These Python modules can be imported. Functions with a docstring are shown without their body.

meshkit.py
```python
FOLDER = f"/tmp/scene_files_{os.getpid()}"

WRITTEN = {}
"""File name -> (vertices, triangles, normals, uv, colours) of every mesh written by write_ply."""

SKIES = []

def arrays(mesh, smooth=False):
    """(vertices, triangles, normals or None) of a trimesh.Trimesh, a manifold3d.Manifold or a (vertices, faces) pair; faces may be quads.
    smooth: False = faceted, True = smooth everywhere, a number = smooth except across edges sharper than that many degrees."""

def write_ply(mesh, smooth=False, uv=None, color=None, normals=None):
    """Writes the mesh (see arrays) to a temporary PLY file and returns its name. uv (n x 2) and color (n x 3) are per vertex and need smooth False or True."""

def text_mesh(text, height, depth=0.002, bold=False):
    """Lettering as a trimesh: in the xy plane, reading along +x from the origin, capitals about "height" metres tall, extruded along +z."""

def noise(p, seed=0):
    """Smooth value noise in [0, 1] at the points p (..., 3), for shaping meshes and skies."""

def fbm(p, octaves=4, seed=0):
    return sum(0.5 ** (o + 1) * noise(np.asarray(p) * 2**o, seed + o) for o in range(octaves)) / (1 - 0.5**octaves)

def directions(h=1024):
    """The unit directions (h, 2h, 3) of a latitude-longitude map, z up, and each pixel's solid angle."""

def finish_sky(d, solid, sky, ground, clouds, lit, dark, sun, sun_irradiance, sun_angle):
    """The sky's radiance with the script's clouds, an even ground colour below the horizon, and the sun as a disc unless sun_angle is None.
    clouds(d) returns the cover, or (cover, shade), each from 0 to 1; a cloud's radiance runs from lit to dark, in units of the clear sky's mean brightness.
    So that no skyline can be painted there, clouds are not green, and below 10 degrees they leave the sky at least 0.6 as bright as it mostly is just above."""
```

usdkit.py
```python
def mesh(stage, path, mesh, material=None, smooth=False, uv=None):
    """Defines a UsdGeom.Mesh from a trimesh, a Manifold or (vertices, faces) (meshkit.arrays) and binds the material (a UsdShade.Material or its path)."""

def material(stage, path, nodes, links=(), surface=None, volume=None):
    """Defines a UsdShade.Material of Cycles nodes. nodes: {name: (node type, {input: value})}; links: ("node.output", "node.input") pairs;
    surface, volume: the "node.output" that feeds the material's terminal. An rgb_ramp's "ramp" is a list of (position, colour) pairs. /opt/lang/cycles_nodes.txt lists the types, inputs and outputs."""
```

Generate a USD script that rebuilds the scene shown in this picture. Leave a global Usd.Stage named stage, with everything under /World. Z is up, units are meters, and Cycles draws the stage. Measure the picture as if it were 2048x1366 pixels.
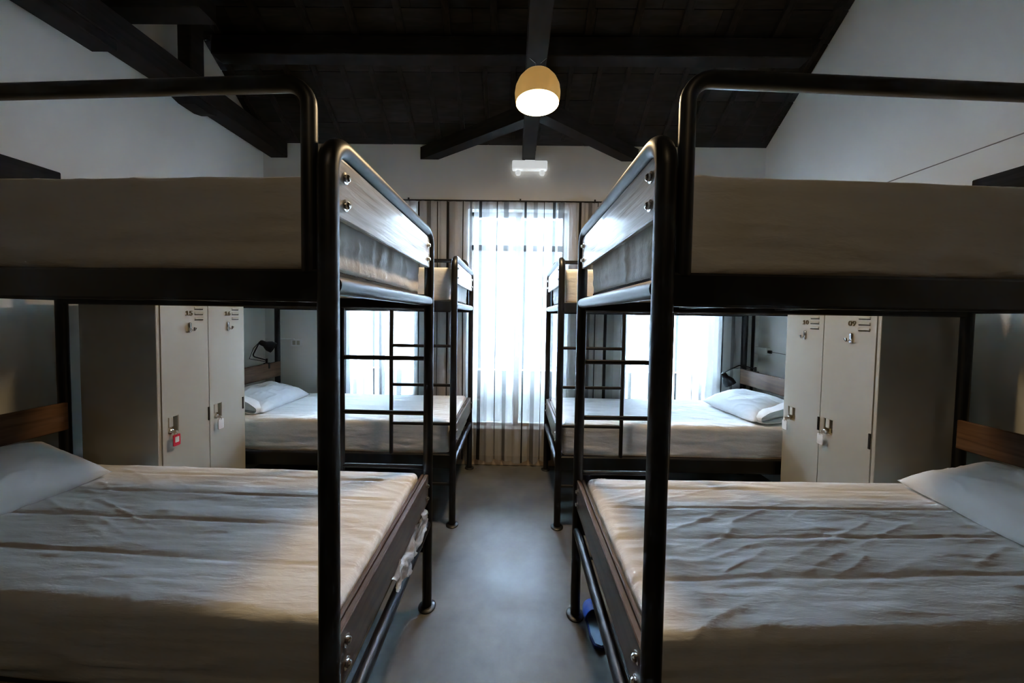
import math, random
import numpy as np
import trimesh, manifold3d, shapely.geometry as sg
import meshkit, usdkit
from pxr import Usd, UsdGeom, UsdLux, UsdShade, Gf, Sdf, Vt

stage = Usd.Stage.CreateInMemory()
UsdGeom.SetStageUpAxis(stage, 'Z')
UsdGeom.SetStageMetersPerUnit(stage, 1.0)
UsdGeom.Xform.Define(stage, '/World')
rng = np.random.default_rng(7)

# ------------------------------------------------------------------ camera
EYE = (0.0, 0.0, 1.559)
RIGHT = (0.9998271540, 0.0107579522, 0.0151633954)
UP = (-0.0155284953, 0.0347074333, 0.9992768685)
FWD = (-0.0102238903, 0.9993396122, -0.0348684891)
cam = UsdGeom.Camera.Define(stage, '/World/camera')
cam.AddTransformOp().Set(Gf.Matrix4d(*RIGHT, 0, *UP, 0, *[-c for c in FWD], 0, *EYE, 1))
cam.CreateHorizontalApertureAttr(36.0)
cam.CreateVerticalApertureAttr(24.0)
cam.CreateFocalLengthAttr(670.0 / 2048 * 36.0)
cam.CreateVerticalApertureOffsetAttr(-28.2 / 2048 * 36.0)
cam.CreateClippingRangeAttr(Gf.Vec2f(0.02, 200.0))
cam.CreateExposureAttr(3.9)

# ------------------------------------------------------------------ daylight: bright hazy overcast sky seen through the curtained windows
SKY = 3.1
dome = UsdLux.DomeLight.Define(stage, '/World/sky_light')
dome.CreateColorAttr(Gf.Vec3f(0.57, 0.76, 1.0))
dome.CreateIntensityAttr(SKY)
LAMP_EMIT = 12.5           # radiance of the pendant's diffuser
LAMP_COLOR = (1.0, 0.74, 0.42)

# ------------------------------------------------------------------ helpers
LOOKS = '/World/Looks'
UsdGeom.Scope.Define(stage, LOOKS)
M = {}


def mat(name, nodes, links=(), surface='p.BSDF', volume=None):
    M[name] = usdkit.material(stage, f'{LOOKS}/{name}', nodes, links, surface, volume)
    return M[name]


def plain(name, color, rough=0.5, metallic=0.0, spec=0.5, bump=None, coat=0.0, vary=None):
    """principled colour with optional fine noise relief (scale, strength, distance) and tone variation (scale, amount)."""
    nodes = {'p': ('principled_bsdf', {'base_color': color, 'roughness': rough, 'metallic': metallic, 'specular_ior_level': spec, 'coat_weight': coat})}
    links = []
    if bump or vary:
        nodes['tc'] = ('texture_coordinate', {})
    if bump:
        nodes['bn'] = ('noise_texture', {'scale': bump[0], 'detail': 4.0})
        nodes['b'] = ('bump', {'strength': bump[1], 'distance': bump[2]})
        links += [('tc.object', 'bn.vector'), ('bn.fac', 'b.height'), ('b.normal', 'p.normal')]
    if vary:
        a = 1 - vary[1]
        nodes['vn'] = ('noise_texture', {'scale': vary[0], 'detail': 5.0})
        nodes['vr'] = ('rgb_ramp', {'ramp': [(0.3, tuple(c * a for c in color)), (0.7, tuple(min(1, c * (2 - a)) for c in color))]})
        links += [('tc.object', 'vn.vector'), ('vn.fac', 'vr.fac'), ('vr.color', 'p.base_color')]
    return mat(name, nodes, links)


def wood(name, dark, light, scale=(1.2, 14, 14), rough=0.55, coat=0.0, spec=0.5):
    return mat(name, {'tc': ('texture_coordinate', {}), 'mp': ('mapping', {'scale': scale}),
                      'n': ('noise_texture', {'scale': 3.0, 'detail': 6.0, 'distortion': 0.6}),
                      'r': ('rgb_ramp', {'ramp': [(0.3, dark), (0.7, light)]}),
                      'b': ('bump', {'strength': 0.25, 'distance': 0.002}),
                      'p': ('principled_bsdf', {'roughness': rough, 'coat_weight': coat, 'specular_ior_level': spec})},
               [('tc.object', 'mp.vector'), ('mp.vector', 'n.vector'), ('n.fac', 'r.fac'), ('r.color', 'p.base_color'), ('n.fac', 'b.height'), ('b.normal', 'p.normal')])


USED = {}


def child_path(name, parent):
    base = str(parent.GetPath()) if parent is not None else '/World'
    k = (base, name)
    n = USED.get(k, 0)
    USED[k] = n + 1
    return f'{base}/{name}' if n == 0 else f'{base}/{name}_{n:03d}'


def tag(p, label=None, cat=None, group=None, kind=None):
    for key, v in (('label', label), ('category', cat), ('group', group), ('kind', kind)):
        if v:
            p.SetCustomDataByKey(key, v)
    return p


def thing(name, label=None, cat=None, loc=(0, 0, 0), group=None, kind=None):
    x = UsdGeom.Xform.Define(stage, child_path(name, None))
    x.AddTranslateOp().Set(Gf.Vec3d(*map(float, loc)))
    return tag(x.GetPrim(), label, cat, group, kind)


def obj(name, mesh, m, parent=None, smooth=35, uv=None, label=None):
    prim = usdkit.mesh(stage, child_path(name, parent), mesh, M[m], smooth=smooth, uv=uv).GetPrim()
    if label:
        prim.SetCustomDataByKey('label', label)
    return prim


def cbox(lo, hi, c=0.003):
    """box with chamfered edges"""
    lo, hi = np.minimum(lo, hi).astype(float), np.maximum(lo, hi).astype(float)
    c = min(c, 0.45 * (hi - lo).min())
    pts = []
    for i in range(8):
        p = np.array([hi[k] if i >> k & 1 else lo[k] for k in range(3)])
        s = np.array([-1 if i >> k & 1 else 1 for k in range(3)]) * c
        for k in range(3):
            q = p + s
            q[k] = p[k]
            pts.append(q)
    return trimesh.convex.convex_hull(np.array(pts))


def box(lo, hi):
    return trimesh.creation.box(bounds=np.array([np.minimum(lo, hi), np.maximum(lo, hi)]))


def fillet(pts, r, n=7):
    pts = [np.array(p, float) for p in pts]
    out = [pts[0]]
    for a, b, c in zip(pts, pts[1:], pts[2:]):
        d1, d2 = (a - b) / np.linalg.norm(a - b), (c - b) / np.linalg.norm(c - b)
        ang = math.acos(np.clip(d1 @ d2, -1, 1))
        t = r / math.tan(ang / 2)
        ctr = b + (d1 + d2) / np.linalg.norm(d1 + d2) * r / math.sin(ang / 2)
        s, e = b + d1 * t - ctr, b + d2 * t - ctr
        w = math.acos(np.clip(s @ e / r / r, -1, 1))
        for k in range(n + 1):
            f = k / n
            out.append(ctr + (math.sin((1 - f) * w) * s + math.sin(f * w) * e) / math.sin(w))
    out.append(pts[-1])
    return np.array(out)


def tube(pts, r, sides=14):
    """closed round tube along a polyline (parallel transport)"""
    p = np.asarray(pts, float)
    t = np.vstack([p[1] - p[0], p[2:] - p[:-2], p[-1] - p[-2]]) if len(p) > 2 else np.vstack([p[1] - p[0]] * 2)
    t /= np.linalg.norm(t, axis=1, keepdims=True)
    a = np.cross(t[0], [0, 0, 1.0] if abs(t[0][2]) < 0.9 else [1.0, 0, 0])
    a /= np.linalg.norm(a)
    ang = np.arange(sides) * 2 * np.pi / sides
    rr = np.broadcast_to(r, (len(p),))
    V = []
    for i in range(len(p)):
        a = a - t[i] * (a @ t[i])
        a /= np.linalg.norm(a)
        b = np.cross(t[i], a)
        V.append(p[i] + rr[i] * (np.cos(ang)[:, None] * a + np.sin(ang)[:, None] * b))
    n = len(p)
    V = np.vstack(V + [p[:1], p[-1:]])
    F = []
    for i in range(n - 1):
        for j in range(sides):
            k = (j + 1) % sides
            A, B, C, D = i * sides + j, i * sides + k, (i + 1) * sides + k, (i + 1) * sides + j
            F += [[A, B, C], [A, C, D]]
    for j in range(sides):
        k = (j + 1) % sides
        F += [[n * sides, k, j], [n * sides + 1, (n - 1) * sides + j, (n - 1) * sides + k]]
    m = trimesh.Trimesh(V, F, process=False)
    return m


def lathe(profile, axis=2, sides=32):
    m = trimesh.creation.revolve(np.array(profile, float), sections=sides)
    if axis == 0:
        m.apply_transform(trimesh.transformations.rotation_matrix(np.pi / 2, [0, 1, 0]))
    if axis == 1:
        m.apply_transform(trimesh.transformations.rotation_matrix(-np.pi / 2, [1, 0, 0]))
    return m


def cyl(a, b, r, sides=16):
    return tube([a, b], r, sides)


def join(ms):
    return trimesh.util.concatenate([m if isinstance(m, trimesh.Trimesh) else trimesh.Trimesh(*m) for m in ms])


def moved(m, d=(0, 0, 0), flip=(1, 1, 1)):
    m = m.copy()
    m.vertices = m.vertices * np.array(flip, float) + np.array(d, float)
    if flip[0] * flip[1] * flip[2] < 0:
        m.invert()
    return m


def grid_faces(nu, nv):
    i, j = np.meshgrid(np.arange(nu - 1), np.arange(nv - 1), indexing='ij')
    a = (i * nv + j).ravel()
    return np.stack([a, a + nv, a + nv + 1, a + 1], 1)


# ------------------------------------------------------------------ materials
plain('wall_paint', (0.78, 0.765, 0.725), 0.85, bump=(60, 0.12, 0.002))
plain('black_metal', (0.007, 0.0075, 0.009), 0.42, spec=0.5, bump=(300, 0.05, 0.0005))
plain('dark_panelling', (0.022, 0.018, 0.015), 0.8)
plain('outside_render', (0.22, 0.22, 0.215), 0.9)
plain('black_plastic', (0.012, 0.012, 0.013), 0.4)
plain('chrome', (0.75, 0.75, 0.74), 0.18, metallic=1.0)
plain('white_plastic', (0.82, 0.83, 0.82), 0.35)
plain('locker_paint', (0.46, 0.44, 0.37), 0.32, spec=0.6, bump=(25, 0.04, 0.003))
plain('locker_cup', (0.42, 0.40, 0.32), 0.45)
plain('dark_slot', (0.01, 0.01, 0.01), 0.8)
plain('baseboard_paint', (0.50, 0.40, 0.30), 0.6)
plain('mattress_ticking', (0.05, 0.05, 0.055), 0.9)
plain('plywood', (0.30, 0.22, 0.14), 0.7, vary=(6, 0.25))
plain('number_gold', (0.16, 0.13, 0.07), 0.35, metallic=0.6)
plain('red_tag', (0.75, 0.03, 0.07), 0.35)
mat('brass', {'p': ('principled_bsdf', {'base_color': (0.62, 0.47, 0.20), 'roughness': 0.3, 'metallic': 0.55}), 't': ('translucent_bsdf', {'color': (0.95, 0.80, 0.48)}), 'm': ('mix_closure', {'fac': 0.0035})},
    [('p.BSDF', 'm.closure1'), ('t.BSDF', 'm.closure2')], surface='m.closure')
plain('blue_rubber', (0.015, 0.05, 0.32), 0.4)
plain('blue_insole', (0.28, 0.42, 0.62), 0.6)
plain('cable_grey', (0.25, 0.23, 0.2), 0.6)
wood('dark_timber', (0.006, 0.005, 0.0045), (0.018, 0.015, 0.013), (2, 2, 14), 0.75, spec=0.25)
wood('roof_wood', (0.009, 0.008, 0.007), (0.023, 0.020, 0.017), (1.5, 10, 10), 0.8, spec=0.2)
wood('roof_wood_pale', (0.016, 0.014, 0.012), (0.036, 0.032, 0.028), (1.5, 10, 10), 0.8, spec=0.2)
wood('rafter_wood', (0.012, 0.010, 0.009), (0.030, 0.026, 0.022), (10, 1.5, 10), 0.8, spec=0.2)
wood('brown_board', (0.060, 0.038, 0.028), (0.115, 0.072, 0.050), (14, 1.5, 14), 0.5, coat=0.05)
wood('head_board_wood', (0.09, 0.042, 0.018), (0.19, 0.10, 0.05), (14, 1.5, 14), 0.45, coat=0.1)
mat('filmed_board', {'tc': ('texture_coordinate', {}), 'mp': ('mapping', {'scale': (3, 1.3, 24)}),
                     'n': ('noise_texture', {'scale': 2.2, 'detail': 3.0, 'distortion': 0.35}),
                     'r': ('rgb_ramp', {'ramp': [(0.35, (0.36, 0.33, 0.29)), (0.6, (0.58, 0.57, 0.55))]}),
                     'b': ('bump', {'strength': 0.45, 'distance': 0.008}),
                     'p': ('principled_bsdf', {'roughness': 0.34, 'coat_weight': 0.5, 'coat_roughness': 0.12})},
    [('tc.object', 'mp.vector'), ('mp.vector', 'n.vector'), ('n.fac', 'r.fac'), ('r.color', 'p.base_color'), ('n.fac', 'b.height'), ('b.normal', 'p.normal')])
# white cotton: crinkled fine relief running along the bed
mat('sheet', {'tc': ('texture_coordinate', {}), 'mp': ('mapping', {'scale': (14, 60, 40)}),
              'n': ('noise_texture', {'scale': 1.0, 'detail': 3.0, 'roughness': 0.55, 'distortion': 0.4}),
              'mp2': ('mapping', {'scale': (4, 22, 22)}), 'n2': ('noise_texture', {'scale': 1.0, 'detail': 2.0, 'distortion': 0.8}),
              'a': ('math', {'math_type': 'multiply_add', 'value2': 1.2}),
              'b': ('bump', {'strength': 0.5, 'distance': 0.0035}),
              'p': ('principled_bsdf', {'base_color': (0.80, 0.79, 0.77), 'roughness': 0.75, 'sheen_weight': 0.15, 'specular_ior_level': 0.3})},
    [('tc.object', 'mp.vector'), ('mp.vector', 'n.vector'), ('tc.object', 'mp2.vector'), ('mp2.vector', 'n2.vector'), ('n.fac', 'a.value1'), ('n2.fac', 'a.value3'),
     ('a.value', 'b.height'), ('b.normal', 'p.normal')])
plain('pillow_cotton', (0.82, 0.82, 0.82), 0.8, spec=0.3, bump=(9, 0.25, 0.01))
mat('floor_concrete', {'tc': ('texture_coordinate', {}), 'n': ('noise_texture', {'scale': 2.2, 'detail': 8.0, 'roughness': 0.6}),
                       'n2': ('noise_texture', {'scale': 30.0, 'detail': 4.0}),
                       'r': ('rgb_ramp', {'ramp': [(0.3, (0.060, 0.061, 0.058)), (0.5, (0.105, 0.104, 0.099)), (0.72, (0.165, 0.163, 0.154))]}),
                       'rr': ('map_range', {'from_min': 0.3, 'from_max': 0.7, 'to_min': 0.34, 'to_max': 0.55}),
                       'b': ('bump', {'strength': 0.12, 'distance': 0.003}),
                       'p': ('principled_bsdf', {'specular_ior_level': 0.38})},
    [('tc.object', 'n.vector'), ('tc.object', 'n2.vector'), ('n.fac', 'r.fac'), ('r.color', 'p.base_color'), ('n.fac', 'rr.value'), ('rr.result', 'p.roughness'), ('n2.fac', 'b.height'), ('b.normal', 'p.normal')])
mat('window_glass', {'t': ('transparent_bsdf', {'color': (0.95, 0.97, 0.97)}), 'g': ('glossy_bsdf', {'color': (1, 1, 1), 'roughness': 0.02}), 'f': ('fresnel', {'IOR': 1.45}), 'm': ('mix_closure', {})},
    [('f.fac', 'm.fac'), ('t.BSDF', 'm.closure1'), ('g.BSDF', 'm.closure2')], surface='m.closure')
mat('lamp_diffuser', {'e': ('emission', {'color': LAMP_COLOR, 'strength': LAMP_EMIT})}, surface='e.emission')
mat('lamp_diffuser_dim', {'e': ('emission', {'color': LAMP_COLOR, 'strength': LAMP_EMIT * 0.085})}, surface='e.emission')
mat('lit_panel', {'p': ('principled_bsdf', {'base_color': (0.85, 0.87, 0.88), 'roughness': 0.35, 'emission_color': (0.92, 0.97, 1.0), 'emission_strength': 0.032})})
mat('clear_film', {'tc': ('texture_coordinate', {}), 'n': ('noise_texture', {'scale': 30.0, 'detail': 4.0}), 'b': ('bump', {'strength': 0.6, 'distance': 0.006}),
                   'd': ('diffuse_bsdf', {'color': (0.75, 0.76, 0.78)}), 'g': ('glossy_bsdf', {'roughness': 0.15, 'color': (0.9, 0.9, 0.9)}), 't': ('transparent_bsdf', {}),
                   'm': ('mix_closure', {'fac': 0.35}), 'm2': ('mix_closure', {'fac': 0.3})},
    [('tc.object', 'n.vector'), ('n.fac', 'b.height'), ('b.normal', 'd.normal'), ('b.normal', 'g.normal'), ('d.BSDF', 'm.closure1'), ('g.BSDF', 'm.closure2'), ('m.closure', 'm2.closure1'), ('t.BSDF', 'm2.closure2')], surface='m2.closure')
# striped voile: stripes follow the cloth (uv.x = metres along the cloth), light comes through
STR = [(0.0, 0.72), (0.085, 0.72), (0.0851, 0.025), (0.112, 0.025), (0.1121, 0.70), (0.21, 0.70), (0.2101, 0.33), (0.262, 0.33), (0.2621, 0.72), (0.34, 0.72), (0.3401, 0.03), (0.352, 0.03),
       (0.3521, 0.72), (0.47, 0.72), (0.4701, 0.025), (0.505, 0.025), (0.5051, 0.55), (0.60, 0.55), (0.6001, 0.72), (0.70, 0.72), (0.7001, 0.03), (0.715, 0.03), (0.7151, 0.72), (0.80, 0.72),
       (0.8001, 0.28), (0.87, 0.28), (0.8701, 0.72), (1.0, 0.72)]
mat('curtain_voile', {'tc': ('texture_coordinate', {}), 'sx': ('separate_xyz', {}), 'fr': ('math', {'math_type': 'fraction'}), 'r': ('rgb_ramp', {'ramp': [(p, (v, v, v * 1.0)) for p, v in STR]}),
                      'r2': ('rgb_ramp', {'ramp': [(p, (max(min(1.0, v * 1.25), 0.12),) * 3) for p, v in STR]}), 'r3': ('rgb_ramp', {'ramp': [(p, (max(v * 0.40, 0.05),) * 3) for p, v in STR]}), 'd': ('diffuse_bsdf', {}), 't': ('translucent_bsdf', {}), 'm': ('mix_closure', {'fac': 0.5}), 'c': ('transparent_bsdf', {}), 'm2': ('mix_closure', {'fac': 0.42})},
    [('tc.UV', 'sx.vector'), ('sx.x', 'fr.value1'), ('fr.value', 'r.fac'), ('fr.value', 'r2.fac'), ('r.color', 'd.color'), ('r3.color', 't.color'), ('r2.color', 'c.color'), ('fr.value', 'r3.fac'), ('d.BSDF', 'm.closure1'), ('t.BSDF', 'm.closure2'), ('m.closure', 'm2.closure1'), ('c.BSDF', 'm2.closure2')], surface='m2.closure')

# ------------------------------------------------------------------ the room
XL, XR, YB, YF = -2.60, 2.49, -2.05, 3.45
EAVE, SLOPE = 3.275, 0.78
YR = (YB + YF) / 2
ZR = EAVE + SLOPE * (YF - YR)


def roof_z(y):
    return EAVE + SLOPE * (YF - y) if y >= YR else EAVE + SLOPE * (y - YB)


def struct(name, mesh, m, smooth=False):
    p = obj(name, mesh, m, None, smooth)
    p.SetCustomDataByKey('kind', 'structure')
    return p


struct('floor', box((XL - 0.15, YB - 0.15, -0.12), (XR + 0.15, YF + 0.2, 0)), 'floor_concrete')
gable = sg.Polygon([(YB - 0.15, 0), (YF + 0.2, 0), (YF + 0.2, EAVE - 0.1), (YF, EAVE + 0.02), (YR, ZR + 0.02), (YB, EAVE + 0.02), (YB - 0.15, EAVE - 0.1)])
gm = trimesh.creation.extrude_polygon(gable, 0.15, engine='earcut')
gv = gm.vertices.copy()
side = trimesh.Trimesh(np.stack([gv[:, 2], gv[:, 0], gv[:, 1]], 1), gm.faces)
struct('wall_left', moved(side, (XL - 0.15, 0, 0)), 'wall_paint')
struct('wall_right', moved(side, (XR, 0, 0)), 'wall_paint')
YBK = -0.65
struct('wall_back', box((XL, YBK - 0.1, 0), (XR, YBK, roof_z(YBK - 0.1))), 'dark_panelling')

WIN = [(-1.82, -1.03, 0.62), (-0.50, 0.53, 0.36), (1.13, 2.08, 0.62)]
WZ1 = 2.64
wallpoly = sg.box(XL, 0, XR, EAVE + 0.01).difference(sg.MultiPolygon([sg.box(a, c, b, WZ1) for a, b, c in WIN]))
wm = trimesh.creation.extrude_polygon(wallpoly, 0.2, engine='earcut')
struct('wall_far', trimesh.Trimesh(np.stack([wm.vertices[:, 0], YF + 0.2 - wm.vertices[:, 2], wm.vertices[:, 1]], 1), wm.faces), 'wall_paint')
struct('baseboard_far', cbox((XL, YF - 0.012, 0), (XR, YF, 0.10), 0.004), 'baseboard_paint')
for i, (a, b, WZ0) in enumerate(WIN):
    w = thing(f'window_{i + 1}', kind='structure')
    y0, y1 = YF + 0.10, YF + 0.15
    bars = [((a, y0, WZ0), (a + 0.05, y1, WZ1)), ((b - 0.05, y0, WZ0), (b, y1, WZ1)), ((a, y0, WZ0), (b, y1, WZ0 + 0.05)), ((a, y0, WZ1 - 0.05), (b, y1, WZ1)),
            (((a + b) / 2 - 0.03, y0, WZ0), ((a + b) / 2 + 0.03, y1, WZ1)), ((a, y0, 2.24), (b, y1, 2.30))]
    for lo, hi in bars[:4]:
        obj('window_frame', cbox(lo, hi, 0.004), 'white_plastic', w, False)
    obj('mullion', cbox(*bars[4], 0.004), 'white_plastic', w, False)
    obj('transom', cbox(*bars[5], 0.004), 'white_plastic', w, False)
    for xa, xb in ((a + 0.05, (a + b) / 2 - 0.03), ((a + b) / 2 + 0.03, b - 0.05)):
        for za, zb in ((WZ0 + 0.05, 2.24), (2.30, WZ1 - 0.05)):
            obj('pane', box((xa, YF + 0.122, za), (xb, YF + 0.126, zb)), 'window_glass', w, False)
    obj('window_sill', cbox((a - 0.0, YF + 0.002, WZ0), (b, YF + 0.10, WZ0 + 0.02), 0.003), 'wall_paint', w, False)

# outside: the balcony parapet and slab that the windows look over
struct('trim_1', box((-6, YF + 0.25, -0.4), (6, YF + 0.35, 0.95)), 'wall_paint')
struct('trim_2', box((-60, YF + 0.35, -3.2), (60, YF + 90, -3.0)), 'floor_concrete')

struct('wall_outside', box((-30, YF + 5.2, -3.2), (30, YF + 5.6, 4.0)), 'outside_render')

# roof: rows of boards across the slope, rafters under them
ceiling = thing('ceiling', kind='structure')
ang = math.atan(SLOPE)
ca, sa = math.cos(ang), math.sin(ang)


def on_slope(m, front=True):
    """m built with x across, y = metres up the slope from the eave, z = height above the underside of the boards"""
    v = m.vertices.copy()
    y = YF - (v[:, 1] * ca) + 0 * v[:, 0] + v[:, 2] * sa
    z = EAVE + v[:, 1] * sa + v[:, 2] * ca
    if not front:
        y = YB + YF - y
    out = trimesh.Trimesh(np.stack([v[:, 0], y, z], 1), m.faces, process=False)
    if front:
        out.invert()
    return out


SL = (YF - YR) / ca
rows = int(SL / 0.205)
for r in range(rows + 1):
    s0, s1 = r * 0.205, min((r + 1) * 0.205, SL + 0.02)
    cuts = [XL] + list(np.arange(XL + 0.3 + 0.47 * (r % 2) + 0.12 * rng.random(), XR - 0.2, 0.96)) + [XR]
    for a, b in zip(cuts, cuts[1:]):
        up = 0.004 * rng.random()
        obj('roof_board', on_slope(cbox((a + 0.0015, s0 + 0.002, up), (b - 0.0015, s1 - 0.002, 0.03), 0.003)), 'roof_wood' if rng.random() < 0.6 else 'roof_wood_pale', ceiling, False)
for r in range(rows + 1):
    s0, s1 = r * 0.205, min((r + 1) * 0.205, SL + 0.02)
    obj('roof_board', on_slope(cbox((XL, s0 + 0.002, 0), (XR, s1 - 0.002, 0.03), 0.003), False), 'roof_wood', ceiling, False)
obj('roof_deck', join([on_slope(box((XL - 0.15, -0.3, 0.03), (XR + 0.15, SL + 0.05, 0.06))), on_slope(box((XL - 0.15, -0.3, 0.03), (XR + 0.15, SL + 0.05, 0.06)), False)]), 'dark_timber', ceiling, False)
sp = (YF - 2.77) / ca
for x in np.arange(-2.52, 2.4, 0.245):
    obj('rafter', on_slope(cbox((x, 0.07, -0.035), (x + 0.04, sp, 0.0), 0.003)), 'rafter_wood', ceiling, False)
for x in np.arange(-2.45, 2.4, 0.37):
    obj('rafter', on_slope(cbox((x, sp, -0.04), (x + 0.055, SL, 0.0), 0.003)), 'rafter_wood', ceiling, False)
for x in np.arange(-2.45, 2.4, 0.37):
    obj('rafter', on_slope(cbox((x, 0, -0.04), (x + 0.055, SL, 0.0), 0.003), False), 'rafter_wood', ceiling, False)


def beam(name, lo, hi, label):
    p = obj(name, cbox(lo, hi, 0.006), 'dark_timber', None, False)
    return tag(p, label, 'beam')


ZT = 3.132
beam('purlin', (-2.46, 2.71, 3.607), (2.28, 2.83, roof_z(2.83) - 0.002), 'dark purlin crossing the whole roof just beyond the hanging lamp')
beam('purlin', (XL, 1.35, roof_z(1.45) - 0.18), (XR, 1.45, roof_z(1.45) - 0.001), 'upper dark purlin high over the near bunks')
beam('tie_beam', (0.042, YB, ZT), (0.170, YF, ZT + 0.155), 'dark tie beam over the aisle that carries the hanging lamp')
beam('tie_beam', (-2.522, YB, ZT), (-2.348, YF, ZT + 0.157), 'dark tie beam running along the top of the left wall')
beam('bolster', (-2.515, 0.9, ZT - 0.062), (-2.36, 2.0, ZT), 'dark timber bolster under the left tie beam, its end showing near the top left corner')
blk = [(2.38, ZT), (2.66, ZT), (2.66, ZT - 0.045), (2.60, ZT - 0.062), (2.48, ZT - 0.06), (2.42, ZT - 0.04)]
bm = trimesh.creation.extrude_polygon(sg.Polygon(blk), 0.12, engine='earcut')
tag(obj('corbel', trimesh.Trimesh(np.stack([-2.49 + bm.vertices[:, 2], bm.vertices[:, 0], bm.vertices[:, 1]], 1), bm.faces), 'dark_timber', None, False),
    'small rounded dark timber block under the left tie beam above the guard rail', 'beam')
beam('king_post', (-2.475, 2.46, ZT + 0.157), (-2.375, 2.57, roof_z(2.57) - 0.001), 'short dark post standing on the left tie beam')
beam('king_post', (0.055, 2.72, ZT + 0.155), (0.157, 2.82, 3.607), 'short dark post on the middle tie beam under the purlin, behind the lamp')
beam('cross_beam', (XL, 2.07, 3.395), (-1.95, 2.20, 3.52), 'short dark cross beam let into the left wall above the tie beam')


def brace(x0, y0, x1, y1, label):
    a, b = np.array([x0, y0]), np.array([x1, y1])
    d = (b - a) / np.linalg.norm(b - a)
    n = np.array([-d[1], d[0]]) * 0.052
    # cut flat against the wall (y = const) and against the tie beam (x = const)
    def hit_y(p, y): return p + d * (y - p[1]) / d[1]
    def hit_x(p, x): return p + d * (x - p[0]) / d[0]
    poly = sg.Polygon([hit_y(a + n, y0), hit_y(a - n, y0), hit_x(b - n, x1), hit_x(b + n, x1)])
    m = trimesh.creation.extrude_polygon(poly, 0.122, engine='earcut')
    m.apply_translation((0, 0, ZT))
    tag(obj('dragon_brace', m, 'dark_timber', None, False), label, 'beam')


brace(-0.90, YF, 0.042, 2.80, 'dark diagonal brace from the middle tie beam to the window wall, left of the lamp')
brace(1.13, YF, 0.170, 2.72, 'dark diagonal brace from the middle tie beam to the window wall, right of the lamp')
tag(obj('wall_cable', tube([(XR - 0.004, 1.0, 2.497), (XR - 0.004, 2.2, 2.494), (XR - 0.004, YF, 2.49)], 0.003, 6), 'cable_grey'), 'thin grey cable running level along the right wall above the upper bunk', 'cable')

# ------------------------------------------------------------------ curtains
YC = 3.418
rod = thing('curtain_rod', 'thin black curtain rod along the top of the window wall', 'curtain rod', (0, YC, 2.712))
obj('rod', cyl((-2.05, 0, 0), (2.44, 0, 0), 0.008, 10), 'black_metal', rod)
for x in (-2.0, -1.1, 0.03, 0.78, 1.6, 2.38):
    obj('rod_bracket', join([cyl((x, 0, 0), (x, YF - YC, 0.0), 0.005, 8), cbox((x - 0.008, -0.006, 0.004), (x + 0.008, 0.006, 0.024), 0.002)]), 'black_metal', rod)


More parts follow.
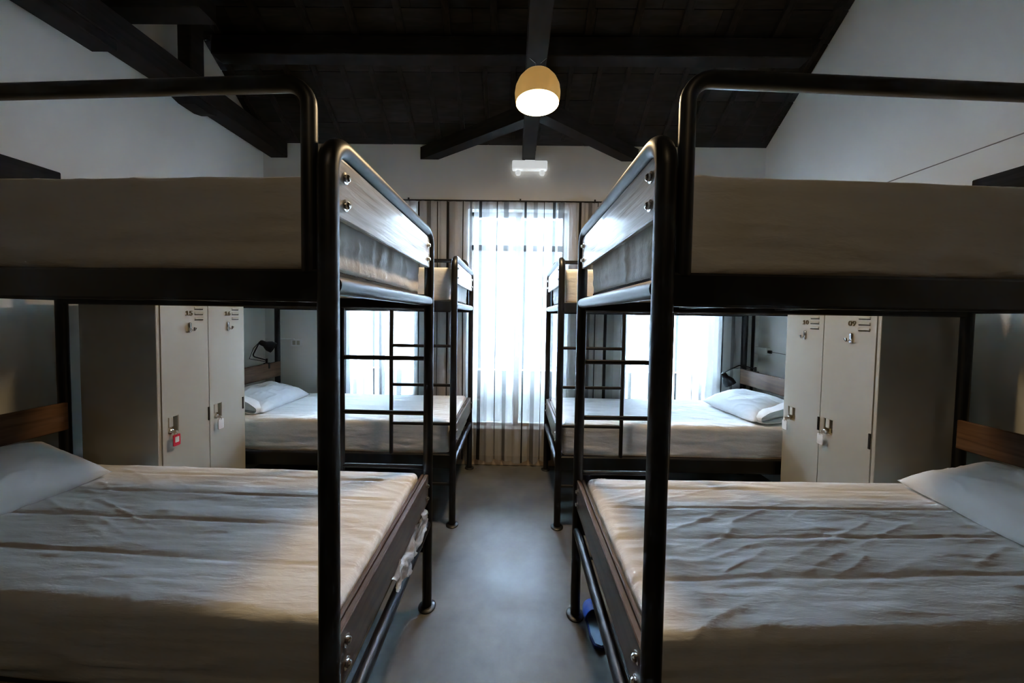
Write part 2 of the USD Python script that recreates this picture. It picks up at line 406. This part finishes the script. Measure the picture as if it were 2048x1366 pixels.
def curtain(x0, x1, lam, seed, label, hem=0.055, amp=0.018):
    r = np.random.default_rng(seed)
    nx, nz = int((x1 - x0) / 0.007), 40
    x = np.linspace(x0, x1, nx)
    # fold phase with uneven pitch
    w = np.interp(x, np.linspace(x0, x1, 40), r.uniform(0.75, 1.35, 40))
    ph = np.cumsum(w) * (x[1] - x[0]) * 2 * np.pi / lam
    zt = np.linspace(0, 1, nz) ** 1.0
    top, bottom = 2.703, hem
    V, UV = np.zeros((nx, nz, 3)), np.zeros((nx, nz, 2))
    hemn = np.interp(x, np.linspace(x0, x1, 14), r.uniform(-0.03, 0.035, 14))
    for k, t in enumerate(zt):
        z = top + (bottom + hemn - top) * t
        a = amp * (0.55 + 0.45 * min(1, t * 5))
        drift = 0.9 * t * np.sin(x * 3 + seed) + 0.35 * np.sin(t * 5 + x * 4)
        y = a * np.sin(ph + drift) + 0.25 * a * np.sin(2.3 * ph + 2 * drift + 1)
        xx = x + 0.012 * np.cos(ph + drift) * (0.4 + 0.6 * t)
        V[:, k] = np.stack([xx, YC - 0.002 + np.clip(y, -0.022, 0.026), z], 1)
    du = np.hypot(np.diff(V[:, nz // 2, 0]), np.diff(V[:, nz // 2, 1]))
    u = np.concatenate([[0], np.cumsum(du)]) + r.random()
    UV[:, :, 0] = u[:, None]
    UV[:, :, 1] = V[:, :, 2]
    m = (V.reshape(-1, 3), grid_faces(nx, nz))
    tag(obj('curtain', m, 'curtain_voile', None, True, uv=UV.reshape(-1, 2)), label, 'curtain')


curtain(-1.93, -0.45, 0.105, 3, 'striped black and white curtain behind the far left bunk')
curtain(-0.44, 0.40, 0.10, 5, 'bright sheer striped curtain at the end of the aisle, between the far bunks')
curtain(0.41, 2.42, 0.105, 9, 'striped black and white curtain behind the far right bunk')

# emergency light above the curtains
el = thing('emergency_light', 'white box emergency light on the window wall under the end of the middle tie beam', 'emergency light', (0.118, YF, 3.02))
obj('housing', cbox((-0.175, -0.07, 0.0), (0.175, -0.001, 0.085), 0.008), 'lit_panel', el)
obj('top_plate', cbox((-0.05, -0.05, 0.085), (0.05, -0.004, 0.097), 0.004), 'lit_panel', el)
for s in (-0.115, 0.125):
    obj('lamp_head', join([lathe([(0, -0.052), (0.022, -0.05), (0.03, -0.03), (0.022, -0.006), (0.008, 0.0), (0, 0.0)], sides=16).apply_translation((s, -0.04, 0.0))]), 'lit_panel', el)

# ------------------------------------------------------------------ pendant lamp
prof = [(0.131, 0.0), (0.137, 0.03), (0.139, 0.06), (0.134, 0.095), (0.118, 0.13), (0.092, 0.16), (0.055, 0.182), (0.02, 0.19), (0, 0.191)]


def pendant(x, y, label, glow='lamp_diffuser'):
    lamp = thing('pendant_lamp', label, 'lamp', (x, y, 2.86))
    obj('shade', lathe(prof, sides=48), 'brass', lamp, True)
    obj('diffuser', lathe([(0, -0.012), (0.06, -0.009), (0.10, -0.002), (0.126, 0.006), (0.126, 0.012), (0, 0.012)], sides=48), glow, lamp, 40)
    obj('cap', lathe([(0, 0.188), (0.022, 0.188), (0.022, 0.205), (0, 0.207)], sides=20), 'chrome', lamp, 30)
    for s in (-1, 1):
        obj('hanger', tube(fillet([(0.006 * s, 0, 0.205), (0.018 * s, 0, 0.222), (0.012 * s, 0.0, 0.240), (0.05 * s, 0, 0.271)], 0.006, 4), 0.003, 8), 'chrome', lamp)


pendant(0.113, 2.10, 'lit brass dome pendant lamp hanging close under the tie beam over the aisle')
pendant(0.113, -0.30, 'second, dimmer pendant lamp of the row, on the same tie beam just behind the camera', 'lamp_diffuser_dim')

# ------------------------------------------------------------------ bunk beds
L, W = 1.96, 0.93


class Frame:
    """maps bed-local (u from foot to head, v from the guard-rail side, z) to the thing's own axes"""
    def __init__(self, xf, y0, left, far):
        self.sx, self.sy = (-1 if left else 1), (-1 if far else 1)
        self.base = (xf, y0 + (W if far else 0), 0)
        self.skew, self.du, self.dv = (0 if far else 0.05), 0.0, 0.0

    def __call__(self, m):
        m = moved(m, (0, 0, 0), (self.sx, self.sy, 1))
        if self.skew:   # the two near frames stand slightly out of square
            u, v = m.vertices[:, 0] * self.sx + self.du, m.vertices[:, 1] * self.sy + self.dv
            m.vertices[:, 1] += self.sy * self.skew * u * (1 - 0.75 * v / W)
        return m

    def world(self, u, v, z):
        return (self.base[0] + self.sx * u, self.base[1] + self.sy * v, z)


def bunk(F, label):
    b = thing('bunk_bed', label, 'bunk bed', F.base)
    def add(n, m, mt='black_metal', parent=b, smooth=35, label=None):
        return obj(n, F(m), mt, parent, smooth, label=label)
    R_ = 0.0245
    add('foot_frame', tube(fillet([(0, 0, 0.008), (0, 0, 1.973), (0, W, 1.973), (0, W, 0.008)], 0.075), R_, 18))
    add('head_frame', tube(fillet([(L, 0, 0.008), (L, 0, 2.25), (L, W, 2.25), (L, W, 0.008)], 0.06), R_, 16))
    for u in (0, L):
        for v in (0, W):
            add('foot_plate', lathe([(0, 0), (0.045, 0), (0.046, 0.006), (0.040, 0.011), (0.028, 0.014), (0, 0.014)], sides=24).apply_translation((u, v, 0)))
    for u in (0, L):
        add('deck_rail', tube([(u, 0.018, 1.627), (u, W - 0.018, 1.627)], 0.024, 18))
        add('deck_rail', tube([(u, 0.018, 0.46), (u, W - 0.018, 0.46)], 0.0225, 18))
    for v in (0, W):
        add('side_rail', cbox((0.0, v - 0.015, 1.585), (L, v + 0.015, 1.662), 0.006))
        add('side_rail', cbox((0.0, v - 0.015, 0.432), (L, v + 0.015, 0.535), 0.006))
    for z in (1.636, 0.486):
        add('deck_panel', box((0.03, 0.016, z), (L - 0.03, W - 0.016, z + 0.014)), 'plywood', smooth=False)
        for u in (0.5, 0.98, 1.46):
            add('deck_support', box((u - 0.015, 0.016, z - 0.03), (u + 0.015, W - 0.016, z)), smooth=False)
    add('guard_rail', tube(fillet([(0.045, 0.0, 1.655), (0.045, 0.0, 2.097), (L - 0.02, 0, 2.097)], 0.055), 0.0185, 14))
    # ladder on the other side
    add('ladder_stile', tube([(0.455, W, 0.52), (0.455, W, 1.60)], 0.0135, 10))
    for z in (1.330, 1.043, 0.757):
        add('ladder_rung', tube([(0.01, W, z), (0.455, W, z)], 0.0115, 10))
    add('lower_brace', tube([(0.01, W, 0.31), (L - 0.01, W, 0.31)], 0.011, 8))
    # foot boards, bolted between the posts
    for z0, z1, mt, lb in ((1.795, 1.946, 'filmed_board', 'pale foot board with plastic film'), (0.585, 0.732, 'brown_board', 'brown wooden foot board')):
        fb = add('foot_board', cbox((-0.010, 0.028, z0), (0.010, W - 0.028, z1), 0.003), mt, smooth=False, label=lb)
        fc = add('cover_strip', cbox((0.012, 0.030, z0 + 0.004), (0.026, W - 0.03, z1 + 0.004), 0.003), mt, fb, False) if z0 < 1 else None
        for v in (0.062, W - 0.062):
            for z in (z0 + 0.038, z1 - 0.045):
                m = lathe([(0, 0), (0.015, 0), (0.015, 0.002), (0.0095, 0.003), (0.0095, 0.009), (0.006, 0.013), (0, 0.014)], sides=12)
                m.apply_transform(trimesh.transformations.rotation_matrix(-np.pi / 2, [0, 1, 0]))
                m.apply_translation((-0.010, v, z))
                add('bolt', m, 'chrome', fb, 20)
    for z0, z1 in ((0.920, 1.066), (2.10, 2.262)):
        add('head_board', cbox((L - 0.048, 0.02, z0), (L - 0.026, W - 0.02, z1), 0.004), 'head_board_wood' if z0 < 1 else 'dark_timber', smooth=False, label='brown wooden head board' if z0 < 1 else 'dark head board')
    return b


def rounded_grid_box(size, r, cell):
    """box surface as one welded grid with rounded edges; returns vertices, outward normals, faces. Centre of the base at the origin corner (0,0,0)..size"""
    sx, sy, sz = size
    n = [max(2, int(round(s / cell))) for s in size]
    ax = [np.linspace(0, s, k + 1) for s, k in zip(size, n)]
    V, Fc, off = [], [], 0
    for k in range(3):
        i, j = (k + 1) % 3, (k + 2) % 3
        A, B = np.meshgrid(ax[i], ax[j], indexing='ij')
        for side_ in (0, 1):
            P = np.zeros(A.shape + (3,))
            P[..., i], P[..., j], P[..., k] = A, B, size[k] * side_
            f = grid_faces(len(ax[i]), len(ax[j])) + off
            Fc.append(f if side_ else f[:, ::-1])
            V.append(P.reshape(-1, 3))
            off += A.size
    V, Fc = np.vstack(V), np.vstack(Fc)
    key = np.round(V / 1e-5).astype(np.int64)
    _, first, inv = np.unique(key, axis=0, return_index=True, return_inverse=True)
    V, Fc = V[first], inv.ravel()[Fc]
    q = np.clip(V, r, np.array(size) - r)
    d = V - q
    nn = np.linalg.norm(d, axis=1, keepdims=True)
    nrm = d / np.maximum(nn, 1e-9)
    return q + nrm * r, nrm, Fc


def ridge(x):
    return 1 - np.abs(2 * x - 1)


def mattress(F, u0, z0, th, cell, seed, label, folds=1.0):
    size = (L - 0.075 - u0, W - 0.085, th)
    V, N, Fc = rounded_grid_box(size, 0.030, cell)
    u, v, z = V.T
    nz = meshkit.noise
    sd = seed * 13.7
    topw = np.clip(N[:, 2], 0, 1) ** 0.7 * (N[:, 2] > 0)
    sidew = 1 - topw
    # quilting seams along the bed, slightly wandering
    d = np.zeros(len(V))
    wander = 0.012 * (nz(np.stack([u * 1.3 + sd, v * 0 + 3, v * 0], 1), seed) - 0.5)
    for k, sv in enumerate((0.19, 0.38, 0.57, 0.735)):
        t = (v - sv * size[1] / 0.845 - wander) / 0.0052
        d -= topw * 0.0052 * np.exp(-t * t)
    d += topw * 0.0030 * np.sin(np.clip(v / size[1], 0, 1) * np.pi * 5) ** 2
    # long soft creases along the bed and slanting pulls near the edges
    a = nz(np.stack([u * 2.2 + sd, v * 11 + 1.2 * u + 0.8 * nz(np.stack([u * 4, v * 4, v * 0 + sd], 1), 3), v * 0], 1), seed + 1)
    d += folds * topw * 0.0012 * (ridge(a) ** 3)
    a = nz(np.stack([(u + v * 0.55) * 3.0 + sd, (v - u * 0.42) * 17, v * 0 + 5], 1), seed + 2)
    patch = np.clip(nz(np.stack([u * 1.8, v * 2.6, v * 0 + sd], 1), seed + 4) * 2.2 - 0.95, 0, 1)
    d += folds * topw * 0.0075 * (ridge(a) ** 4) * patch
    a = nz(np.stack([u * 9 + sd, v * 55 + 6 * nz(np.stack([u * 3, v * 4, v * 0 + sd], 1), 6), v * 0 + 9], 1), seed + 5)
    d += folds * topw * 0.0042 * (a - 0.5)
    # sides: drawn-in folds, stronger towards the hem
    low = np.clip(1 - z / th * 1.5, 0, 1)
    along = u + v * 0.9
    a = nz(np.stack([along * 2.4 + sd, z * 34 + along * 1.1, v * 0 + 2], 1), seed + 6)
    d += sidew * (0.003 + 0.008 * low) * (ridge(a) ** 3 - 0.3)
    d += -sidew * 0.006 * low
    foot = np.clip(-N[:, 0], 0, 1) * (u < size[0] / 2)
    gath = meshkit.noise(np.stack([v * 26 + sd, z * 3, v * 0 + 4], 1), seed + 9)
    d += foot * (0.009 * (ridge(gath) ** 2 - 0.4) * np.clip(1.2 - np.abs(z / th - 0.45) * 2, 0, 1) - 0.006)
    P = V + N * d[:, None]
    # sag of the top, small
    P[:, 2] += topw * 0.006 * (nz(np.stack([u * 1.5, v * 1.8, v * 0 + sd], 1), seed + 8) - 0.5)
    org = F.world(u0, 0.040, z0)
    F.du, F.dv = u0, 0.040
    t = thing('mattress', label, 'mattress', org)
    def put(P_, Fq):
        f = np.vstack([Fq[:, [0, 1, 2]], Fq[:, [0, 2, 3]]])
        return F(trimesh.Trimesh(P_, f, process=False))
    obj('fitted_sheet', put(P, Fc), 'sheet', t, True)
    obj('mattress_base', F(cbox((0.012, 0.012, -0.008), (size[0] - 0.012, size[1] - 0.012, 0.02), 0.006)), 'mattress_ticking', t, False)
    F.du, F.dv = 0.0, 0.0
    return t


def pillow(F, u, v, z, tilt, yaw, seed, label, lu=0.40, lv=0.62, h=0.085, hem=None):
    n = 56
    a, b = np.meshgrid(np.linspace(-1, 1, n), np.linspace(-1, 1, n), indexing='ij')
    prof = np.clip(1 - np.abs(a) ** 2.6, 0, 1) ** 0.55 * np.clip(1 - np.abs(b) ** 2.8, 0, 1) ** 0.5
    P = []
    for s in (1, -1):
        x = a * lu / 2 * (1 - 0.055 * (1 - b ** 2))
        y = b * lv / 2 * (1 - 0.045 * (1 - a ** 2))
        wr = meshkit.noise(np.stack([a * 2 + seed, b * 2, a * 0 + s], -1), seed) - 0.5
        fold = ridge(meshkit.noise(np.stack([a * 3 + b + seed, b * 3 - a * 2, a * 0 + 7 + s], -1), seed + 2)) ** 4
        zz = s * h * prof * (0.9 + 0.35 * wr) + (0.006 * fold * (prof ** 0.5) if s > 0 else 0)
        if s < 0:
            zz = np.maximum(zz, -0.055)
        P.append(np.stack([x, y, zz], -1).reshape(-1, 3))
    V = np.vstack(P)
    f = grid_faces(n, n)
    Fq = np.vstack([f, (f + n * n)[:, ::-1]])
    T = trimesh.transformations
    m = trimesh.Trimesh(V, np.vstack([Fq[:, [0, 1, 2]], Fq[:, [0, 2, 3]]]), process=False)
    m.merge_vertices(digits_vertex=5)
    R = T.rotation_matrix(yaw, [0, 0, 1]) @ T.rotation_matrix(-tilt, [0, 1, 0])
    m.apply_transform(R)
    t = thing('pillow', label, 'pillow', F.world(u, v, z))
    obj('pillowcase', F(m), 'pillow_cotton', t, True)
    if hem:
        # open mouth of the pillowcase: a short flared sleeve at one end
        k = 40
        th_ = np.linspace(0, 2 * np.pi, k, endpoint=False)
        rings = []
        for q, (yo, sc) in enumerate(((0.40, 1.0), (0.47, 1.0), (0.53, 0.93), (0.525, 0.88), (0.46, 0.93))):
            wob = 1 + 0.10 * np.sin(3 * th_ + seed) + 0.05 * np.sin(7 * th_)
            hh = 0.055 * sc * wob
            rings.append(np.stack([lu * 0.44 * sc * np.sign(np.cos(th_)) * np.abs(np.cos(th_)) ** 0.8, np.full(k, hem * lv * yo), np.maximum(hh * np.sin(th_), -0.05)], 1))
        V2 = np.vstack(rings)
        F2 = []
        for q in range(len(rings) - 1):
            for j in range(k):
                F2.append([q * k + j, q * k + (j + 1) % k, (q + 1) * k + (j + 1) % k, (q + 1) * k + j])
        F2 = np.array(F2)
        if hem > 0:
            F2 = F2[:, ::-1]
        mh = trimesh.Trimesh(V2, np.vstack([F2[:, [0, 1, 2]], F2[:, [0, 2, 3]]]), process=False)
        mh.apply_transform(R)
        obj('pillowcase_hem', F(mh), 'pillow_cotton', t, True)
    return t


FNL = Frame(-0.4486, 0.799, True, False)
FNR = Frame(0.3347, 0.772, False, False)
FFL = Frame(-0.4478, 2.430, True, True)
FFR = Frame(0.3290, 2.430, False, True)
bunk(FNL, 'black metal bunk bed nearest the camera, left of the aisle')
bunk(FNR, 'black metal bunk bed nearest the camera, right of the aisle')
bunk(FFL, 'black metal bunk bed at the window wall, left of the aisle')
bunk(FFR, 'black metal bunk bed at the window wall, right of the aisle')
for F, side_, where, s, c0, c1 in ((FNL, 'left', 'near', 1, 0.0085, 0.014), (FNR, 'right', 'near', 2, 0.0085, 0.014), (FFL, 'left', 'far', 3, 0.014, 0.018), (FFR, 'right', 'far', 4, 0.014, 0.018)):
    mattress(F, 0.028, 0.504, 0.252, c0, s, f'white sheeted mattress on the lower deck of the {where} {side_} bunk')
    mattress(F, 0.028, 1.656, 0.252, c1, s + 10, f'white sheeted mattress on the upper deck of the {where} {side_} bunk', 0.6)
pillow(FNL, 1.70, 0.46, 0.842, 0.30, 0.06, 21, 'white pillow on the lower bed at the left edge of the photo', 0.42, 0.66, 0.10)
pillow(FNR, 1.68, 0.50, 0.842, 0.26, -0.16, 22, 'white pillow on the lower bed at the right edge of the photo', 0.42, 0.66, 0.10)
pillow(FFL, 1.70, 0.50, 0.835, 0.28, 0.0, 23, 'white pillow under the black reading lamp beside the left lockers', 0.40, 0.60, 0.085, hem=1)
pillow(FFR, 1.66, 0.52, 0.840, 0.24, -0.08, 24, 'white pillow below the drooping reading lamp beside the right lockers', 0.42, 0.62, 0.095, hem=1)

# crumpled plastic sheeting between the lower foot board and the tube of the near left bunk
g = np.stack(np.meshgrid(np.linspace(0, 1, 40), np.linspace(0, 1, 16), indexing='ij'), -1)
yy, zz = 1.20 + 0.46 * g[..., 0], 0.60 - 0.125 * g[..., 1] * (0.5 + 0.5 * np.sin(np.pi * g[..., 0]))
nn = meshkit.fbm(np.stack([yy * 22, zz * 30, yy * 0], -1), 4, 5) - 0.5
xx = -0.4486 + 0.004 + 0.05 * nn + 0.016 * g[..., 1]
V = np.stack([xx, yy + 0.03 * nn, zz + 0.03 * (meshkit.noise(np.stack([yy * 30, zz * 9, yy * 0 + 4], -1), 8) - 0.5)], -1).reshape(-1, 3)
fq = grid_faces(40, 16)
tag(obj('plastic_sheeting', (V, fq), 'clear_film', None, True), 'crumpled clear plastic sheeting poking out under the brown foot board of the near left bunk', 'plastic sheet')

# ------------------------------------------------------------------ lockers
def locker(xf, left, y0, y1, doors, where, numbers, tags):
    """front at x = xf facing the aisle. Built in local axes: a = depth into the locker (away from the aisle), y, z"""
    s = -1 if left else 1
    lk = thing('locker', f'pale two-door steel locker between the bunks on the {where}', 'locker', (xf, 0, 0))
    H, D = 1.70, 0.42
    put = lambda m: moved(m, (0, 0, 0), (s, 1, 1))
    t = 0.018
    obj('carcass', put(join([cbox((0, y0, 0.0), (D, y0 + t, H), 0.002), cbox((0, y1 - t, 0), (D, y1, H), 0.002), cbox((0, y0 + t, H - t), (D, y1 - t, H), 0.002), cbox((0.0, y0 + t, 0), (D, y1 - t, 0.06), 0.002),
                             box((D - 0.01, y0 + t, 0.06), (D, y1 - t, H - t))])), 'locker_paint', lk, False)
    ym = doors
    obj('centre_post', put(cbox((0.012, ym - 0.012, 0.06), (D - 0.01, ym + 0.012, H - t), 0.002)), 'locker_paint', lk, False)
    for k, (a, b) in enumerate(((y0 + t + 0.002, ym - 0.002), (ym + 0.002, y1 - t - 0.002))):
        # handle cup cut out of the door: near edge on the left of each door as seen
        ha, hb = (a + 0.028, a + 0.088) if left else (b - 0.085, b - 0.025)
        za, zb = 0.868, 0.962
        door = manifold3d.Manifold.cube((0.020, b - a, H - t - 0.066)).translate((-0.004, a, 0.063)) - manifold3d.Manifold.cube((0.1, hb - ha, zb - za)).translate((-0.05, ha, za))
        mm = door.to_mesh()
        d = obj('door', put(trimesh.Trimesh(mm.vert_properties[:, :3], mm.tri_verts)), 'locker_paint', lk, False)
        obj('handle_cup', put(join([box((0.03, ha, za), (0.034, hb, zb)), box((-0.002, ha, za), (0.03, ha + 0.003, zb)), box((-0.002, hb - 0.003, za), (0.03, hb, zb)), box((-0.002, ha, za), (0.03, hb, za + 0.003)), box((-0.002, ha, zb - 0.003), (0.03, hb, zb))])), 'locker_cup', d, False)
        q = ha + 0.022 if left else hb - 0.022
        obj('latch', put(cbox((-0.006, q - 0.018, za + 0.035), (0.028, q + 0.008, zb - 0.002), 0.003)), 'locker_paint', d, False)
        lm = lathe([(0, 0), (0.013, 0), (0.013, 0.006), (0.009, 0.009), (0, 0.009)], axis=0, sides=16)
        obj('lock', put(moved(lm, (-0.004, q - 0.006 if left else q + 0.006, za + 0.012), (-1, 1, 1))), 'chrome', d, 30)
        ya, yb = (b - 0.009, b + 0.0) if left else (a, a + 0.009)
        obj('hinge', put(box((-0.009, ya, 0.872), (-0.003, yb, 0.955))), 'dark_slot', d, False)
        va, vb = (b - 0.088, b - 0.030) if left else (a + 0.030, a + 0.095)
        for z in (1.575, 1.543, 1.511):
            obj('vent_louver', put(cbox((-0.010, va, z - 0.004), (-0.003, vb, z + 0.009), 0.003)), 'locker_paint', d, False)
            obj('vent_slot', put(box((-0.0055, va + 0.002, z - 0.009), (-0.0035, vb - 0.002, z - 0.0042))), 'dark_slot', d, False)
        tm = meshkit.text_mesh(numbers[k], 0.026, 0.004, bold=True)
        wt = tm.bounds[1][0] - tm.bounds[0][0]
        # lettering stands on the door and reads from the aisle
        V = tm.vertices - np.array([tm.bounds[0][0], 0, 0])
        if left:
            yv = va - 0.012 - wt + V[:, 0]
        else:
            yv = vb + 0.012 + wt - V[:, 0]
        X = -0.0045 - V[:, 2]
        mt = trimesh.Trimesh(np.stack([s * X, yv, 1.532 + V[:, 1]], 1), tm.faces, process=False)
        mt.fix_normals()
        obj('number', mt, 'number_gold', d, False)
        hy = va - 0.03 if left else vb + 0.035
        hk = join([cbox((-0.013, hy - 0.009, 1.432), (-0.004, hy + 0.009, 1.49), 0.004),
                   tube(fillet([(-0.010, hy, 1.452), (-0.032, hy, 1.436), (-0.036, hy, 1.462)], 0.008, 4), 0.004, 8),
                   tube(fillet([(-0.010, hy, 1.447), (-0.020, hy - 0.016, 1.440), (-0.026, hy - 0.021, 1.458)], 0.006, 4), 0.003, 8),
                   tube(fillet([(-0.010, hy, 1.447), (-0.020, hy + 0.016, 1.440), (-0.026, hy + 0.021, 1.458)], 0.006, 4), 0.003, 8)])
        obj('coat_hook', put(hk), 'chrome', d, 40)
        # the key in the lock with its tag is a thing of its own
        ky = q - 0.006 if left else q + 0.006
        kt = thing('key', tags[k][0], 'key', (xf, ky, za + 0.012))
        obj('key_blade', put(cbox((-0.040, -0.004, -0.010), (-0.012, -0.0015, 0.008), 0.001)), 'chrome', kt, False)
        rg = trimesh.creation.torus(0.009, 0.0013, major_sections=20, minor_sections=6)
        rg.apply_transform(trimesh.transformations.rotation_matrix(np.pi / 2, [1, 0, 0]))
        rg.apply_translation((-0.034, -0.003, -0.014))
        obj('key_ring', put(rg), 'chrome', kt)
        tg = trimesh.creation.extrude_polygon(sg.box(-0.013, -0.062, 0.013, -0.010).buffer(0.006), 0.005, engine='earcut')
        tg.vertices = np.stack([-0.038 + tg.vertices[:, 2], tg.vertices[:, 0], tg.vertices[:, 1] - 0.012], 1)
        obj('tag', put(tg), tags[k][1], kt, False)
        if tags[k][1] == 'red_tag':
            pl = trimesh.creation.extrude_polygon(sg.box(-0.008, -0.045, 0.008, -0.020).buffer(0.003), 0.001, engine='earcut')
            pl.vertices = np.stack([-0.0392 + pl.vertices[:, 2], pl.vertices[:, 0], pl.vertices[:, 1] - 0.012], 1)
            obj('tag_paper', put(pl), 'white_plastic', kt, False)


locker(-1.932, True, 1.778, 2.362, 2.080, 'left', ('15', '16'),
       (('key with red tag in the near door of the left locker', 'red_tag'), ('key with white tag in the far door of the left locker', 'white_plastic')))
locker(1.916, False, 1.773, 2.384, 2.095, 'right', ('09', '10'),
       (('key with white tag in the near door of the right locker', 'white_plastic'), ('key with white tag in the far door of the right locker', 'white_plastic')))

# ------------------------------------------------------------------ reading lamps
def shade_at(c, d, r=0.050, ln=0.125):
    d = np.array(d, float) / np.linalg.norm(d)
    prof_ = [(0.0, 0.0), (0.016, 0.0), (0.024, 0.010), (0.026, 0.046), (0.036, 0.060), (r, 0.085), (r + 0.002, ln), (r - 0.002, ln), (r - 0.004, 0.086), (0.026, 0.06), (0.0, 0.05)]
    m = lathe(prof_, sides=28)
    m.apply_transform(trimesh.geometry.align_vectors([0, 0, 1], d))
    m.apply_translation(c)
    return m


def reading_lamp(base, elbow, head, direction, label):
    b = np.array(base)
    t = thing('reading_lamp', label, 'lamp', base)
    q = lambda p: np.array(p) - b
    obj('clamp', join([cbox((-0.018, -0.022, -0.035), (0.024, 0.022, 0.005), 0.004), cyl((0, 0, 0), (0, 0, 0.045), 0.009, 12), cbox((0.02, -0.01, -0.05), (0.03, 0.01, 0.0), 0.003)]), 'black_plastic', t)
    obj('arm', tube(fillet([(0, 0, 0.03), q(elbow), q(head)], 0.02, 5), 0.0055, 10), 'black_plastic', t)
    obj('shade', shade_at(q(head), direction), 'black_plastic', t, 40)
    mid = (q(elbow) + q(head)) / 2
    obj('cable', tube(np.array([q(head), mid + np.array([0, -0.03, 0.01]), q(elbow) + np.array([0, -0.035, -0.02]), (0, -0.02, 0.02)]), 0.003, 6), 'black_plastic', t)


reading_lamp((-2.385, 3.18, 1.066), (-2.42, 3.05, 1.15), (-2.42, 3.14, 1.275), (0.75, 0.35, -0.45), 'black clamp reading lamp bent upright on the head board of the far left bunk')
reading_lamp((2.262, 3.16, 1.066), (2.14, 3.20, 1.12), (1.985, 3.20, 1.045), (0.45, -0.15, -0.75), 'black clamp reading lamp drooping over the pillow of the far right bunk')

# ------------------------------------------------------------------ sockets
so = thing('power_outlet', 'white wall socket beside the post of the far left bunk', 'outlet', (-2.27, YF, 1.245))
obj('plate', cbox((-0.058, -0.010, -0.036), (0.058, -0.0005, 0.036), 0.003), 'white_plastic', so, False)
for s in (-0.022, 0.022):
    obj('socket', cbox((s - 0.016, -0.0115, -0.022), (s + 0.016, -0.010, 0.022), 0.0005), 'locker_cup', so, False)
obj('cable_duct', cbox((-0.23, -0.016, 0.030), (-0.02, -0.001, 0.046), 0.003), 'white_plastic', so, False)
so = thing('power_strip', 'white socket box with a plug on the right wall above the far right pillow', 'outlet', (XR, 3.30, 1.245))
obj('housing', cbox((-0.042, -0.02, -0.036), (-0.0005, 0.15, 0.036), 0.005), 'white_plastic', so, False)
obj('plug', join([cbox((-0.034, -0.052, -0.014), (-0.006, -0.02, 0.014), 0.004)]), 'black_plastic', so, False)
obj('cord', tube([(-0.02, -0.05, 0.002), (-0.012, -0.2, -0.004), (-0.008, -0.5, -0.012), (-0.006, -0.9, -0.02)], 0.003, 8), 'cable_grey', so)
# ------------------------------------------------------------------ slipper
sl = thing('slipper', 'blue slipper on the floor under the near right bunk', 'slipper', (0.425, 1.645, 0.0))
foot = np.array([(0.0, -0.125), (0.032, -0.115), (0.042, -0.06), (0.036, 0.0), (0.045, 0.06), (0.036, 0.11), (0.005, 0.13), (-0.028, 0.115), (-0.04, 0.06), (-0.034, 0.0), (-0.036, -0.07), (-0.026, -0.115)])
fp = sg.Polygon(foot).buffer(0.006).buffer(0.01).buffer(-0.01)
obj('sole', trimesh.creation.extrude_polygon(fp, 0.018, engine='earcut'), 'blue_rubber', sl, 40)
ins = trimesh.creation.extrude_polygon(fp.buffer(-0.006), 0.005, engine='earcut')
ins.apply_translation((0, 0, 0.018))
obj('insole', ins, 'blue_insole', sl, 40)
a, b = np.meshgrid(np.linspace(0, np.pi, 22), np.linspace(0.012, 0.115, 12), indexing='ij')
wid = np.interp(b, [0.0, 0.06, 0.1, 0.13], [0.046, 0.05, 0.044, 0.02])
hgt = np.interp(b, [0.012, 0.07, 0.115], [0.062, 0.048, 0.028])
outer = np.stack([wid * np.cos(a), b, 0.012 + hgt * np.sin(a)], -1)
inn = np.stack([(wid - 0.005) * np.cos(a), b, 0.012 + (hgt - 0.005) * np.sin(a)], -1)
V = np.vstack([outer.reshape(-1, 3), inn.reshape(-1, 3)])
f = grid_faces(22, 12)
n1 = 22 * 12
rim = []
for j in (0, 11):
    for i in range(21):
        A, B = i * 12 + j, (i + 1) * 12 + j
        rim.append([A, B, B + n1, A + n1] if j == 0 else [B, A, A + n1, B + n1])
obj('strap', (V, np.vstack([f, (f + n1)[:, ::-1], np.array(rim)])), 'blue_rubber', sl, 50)
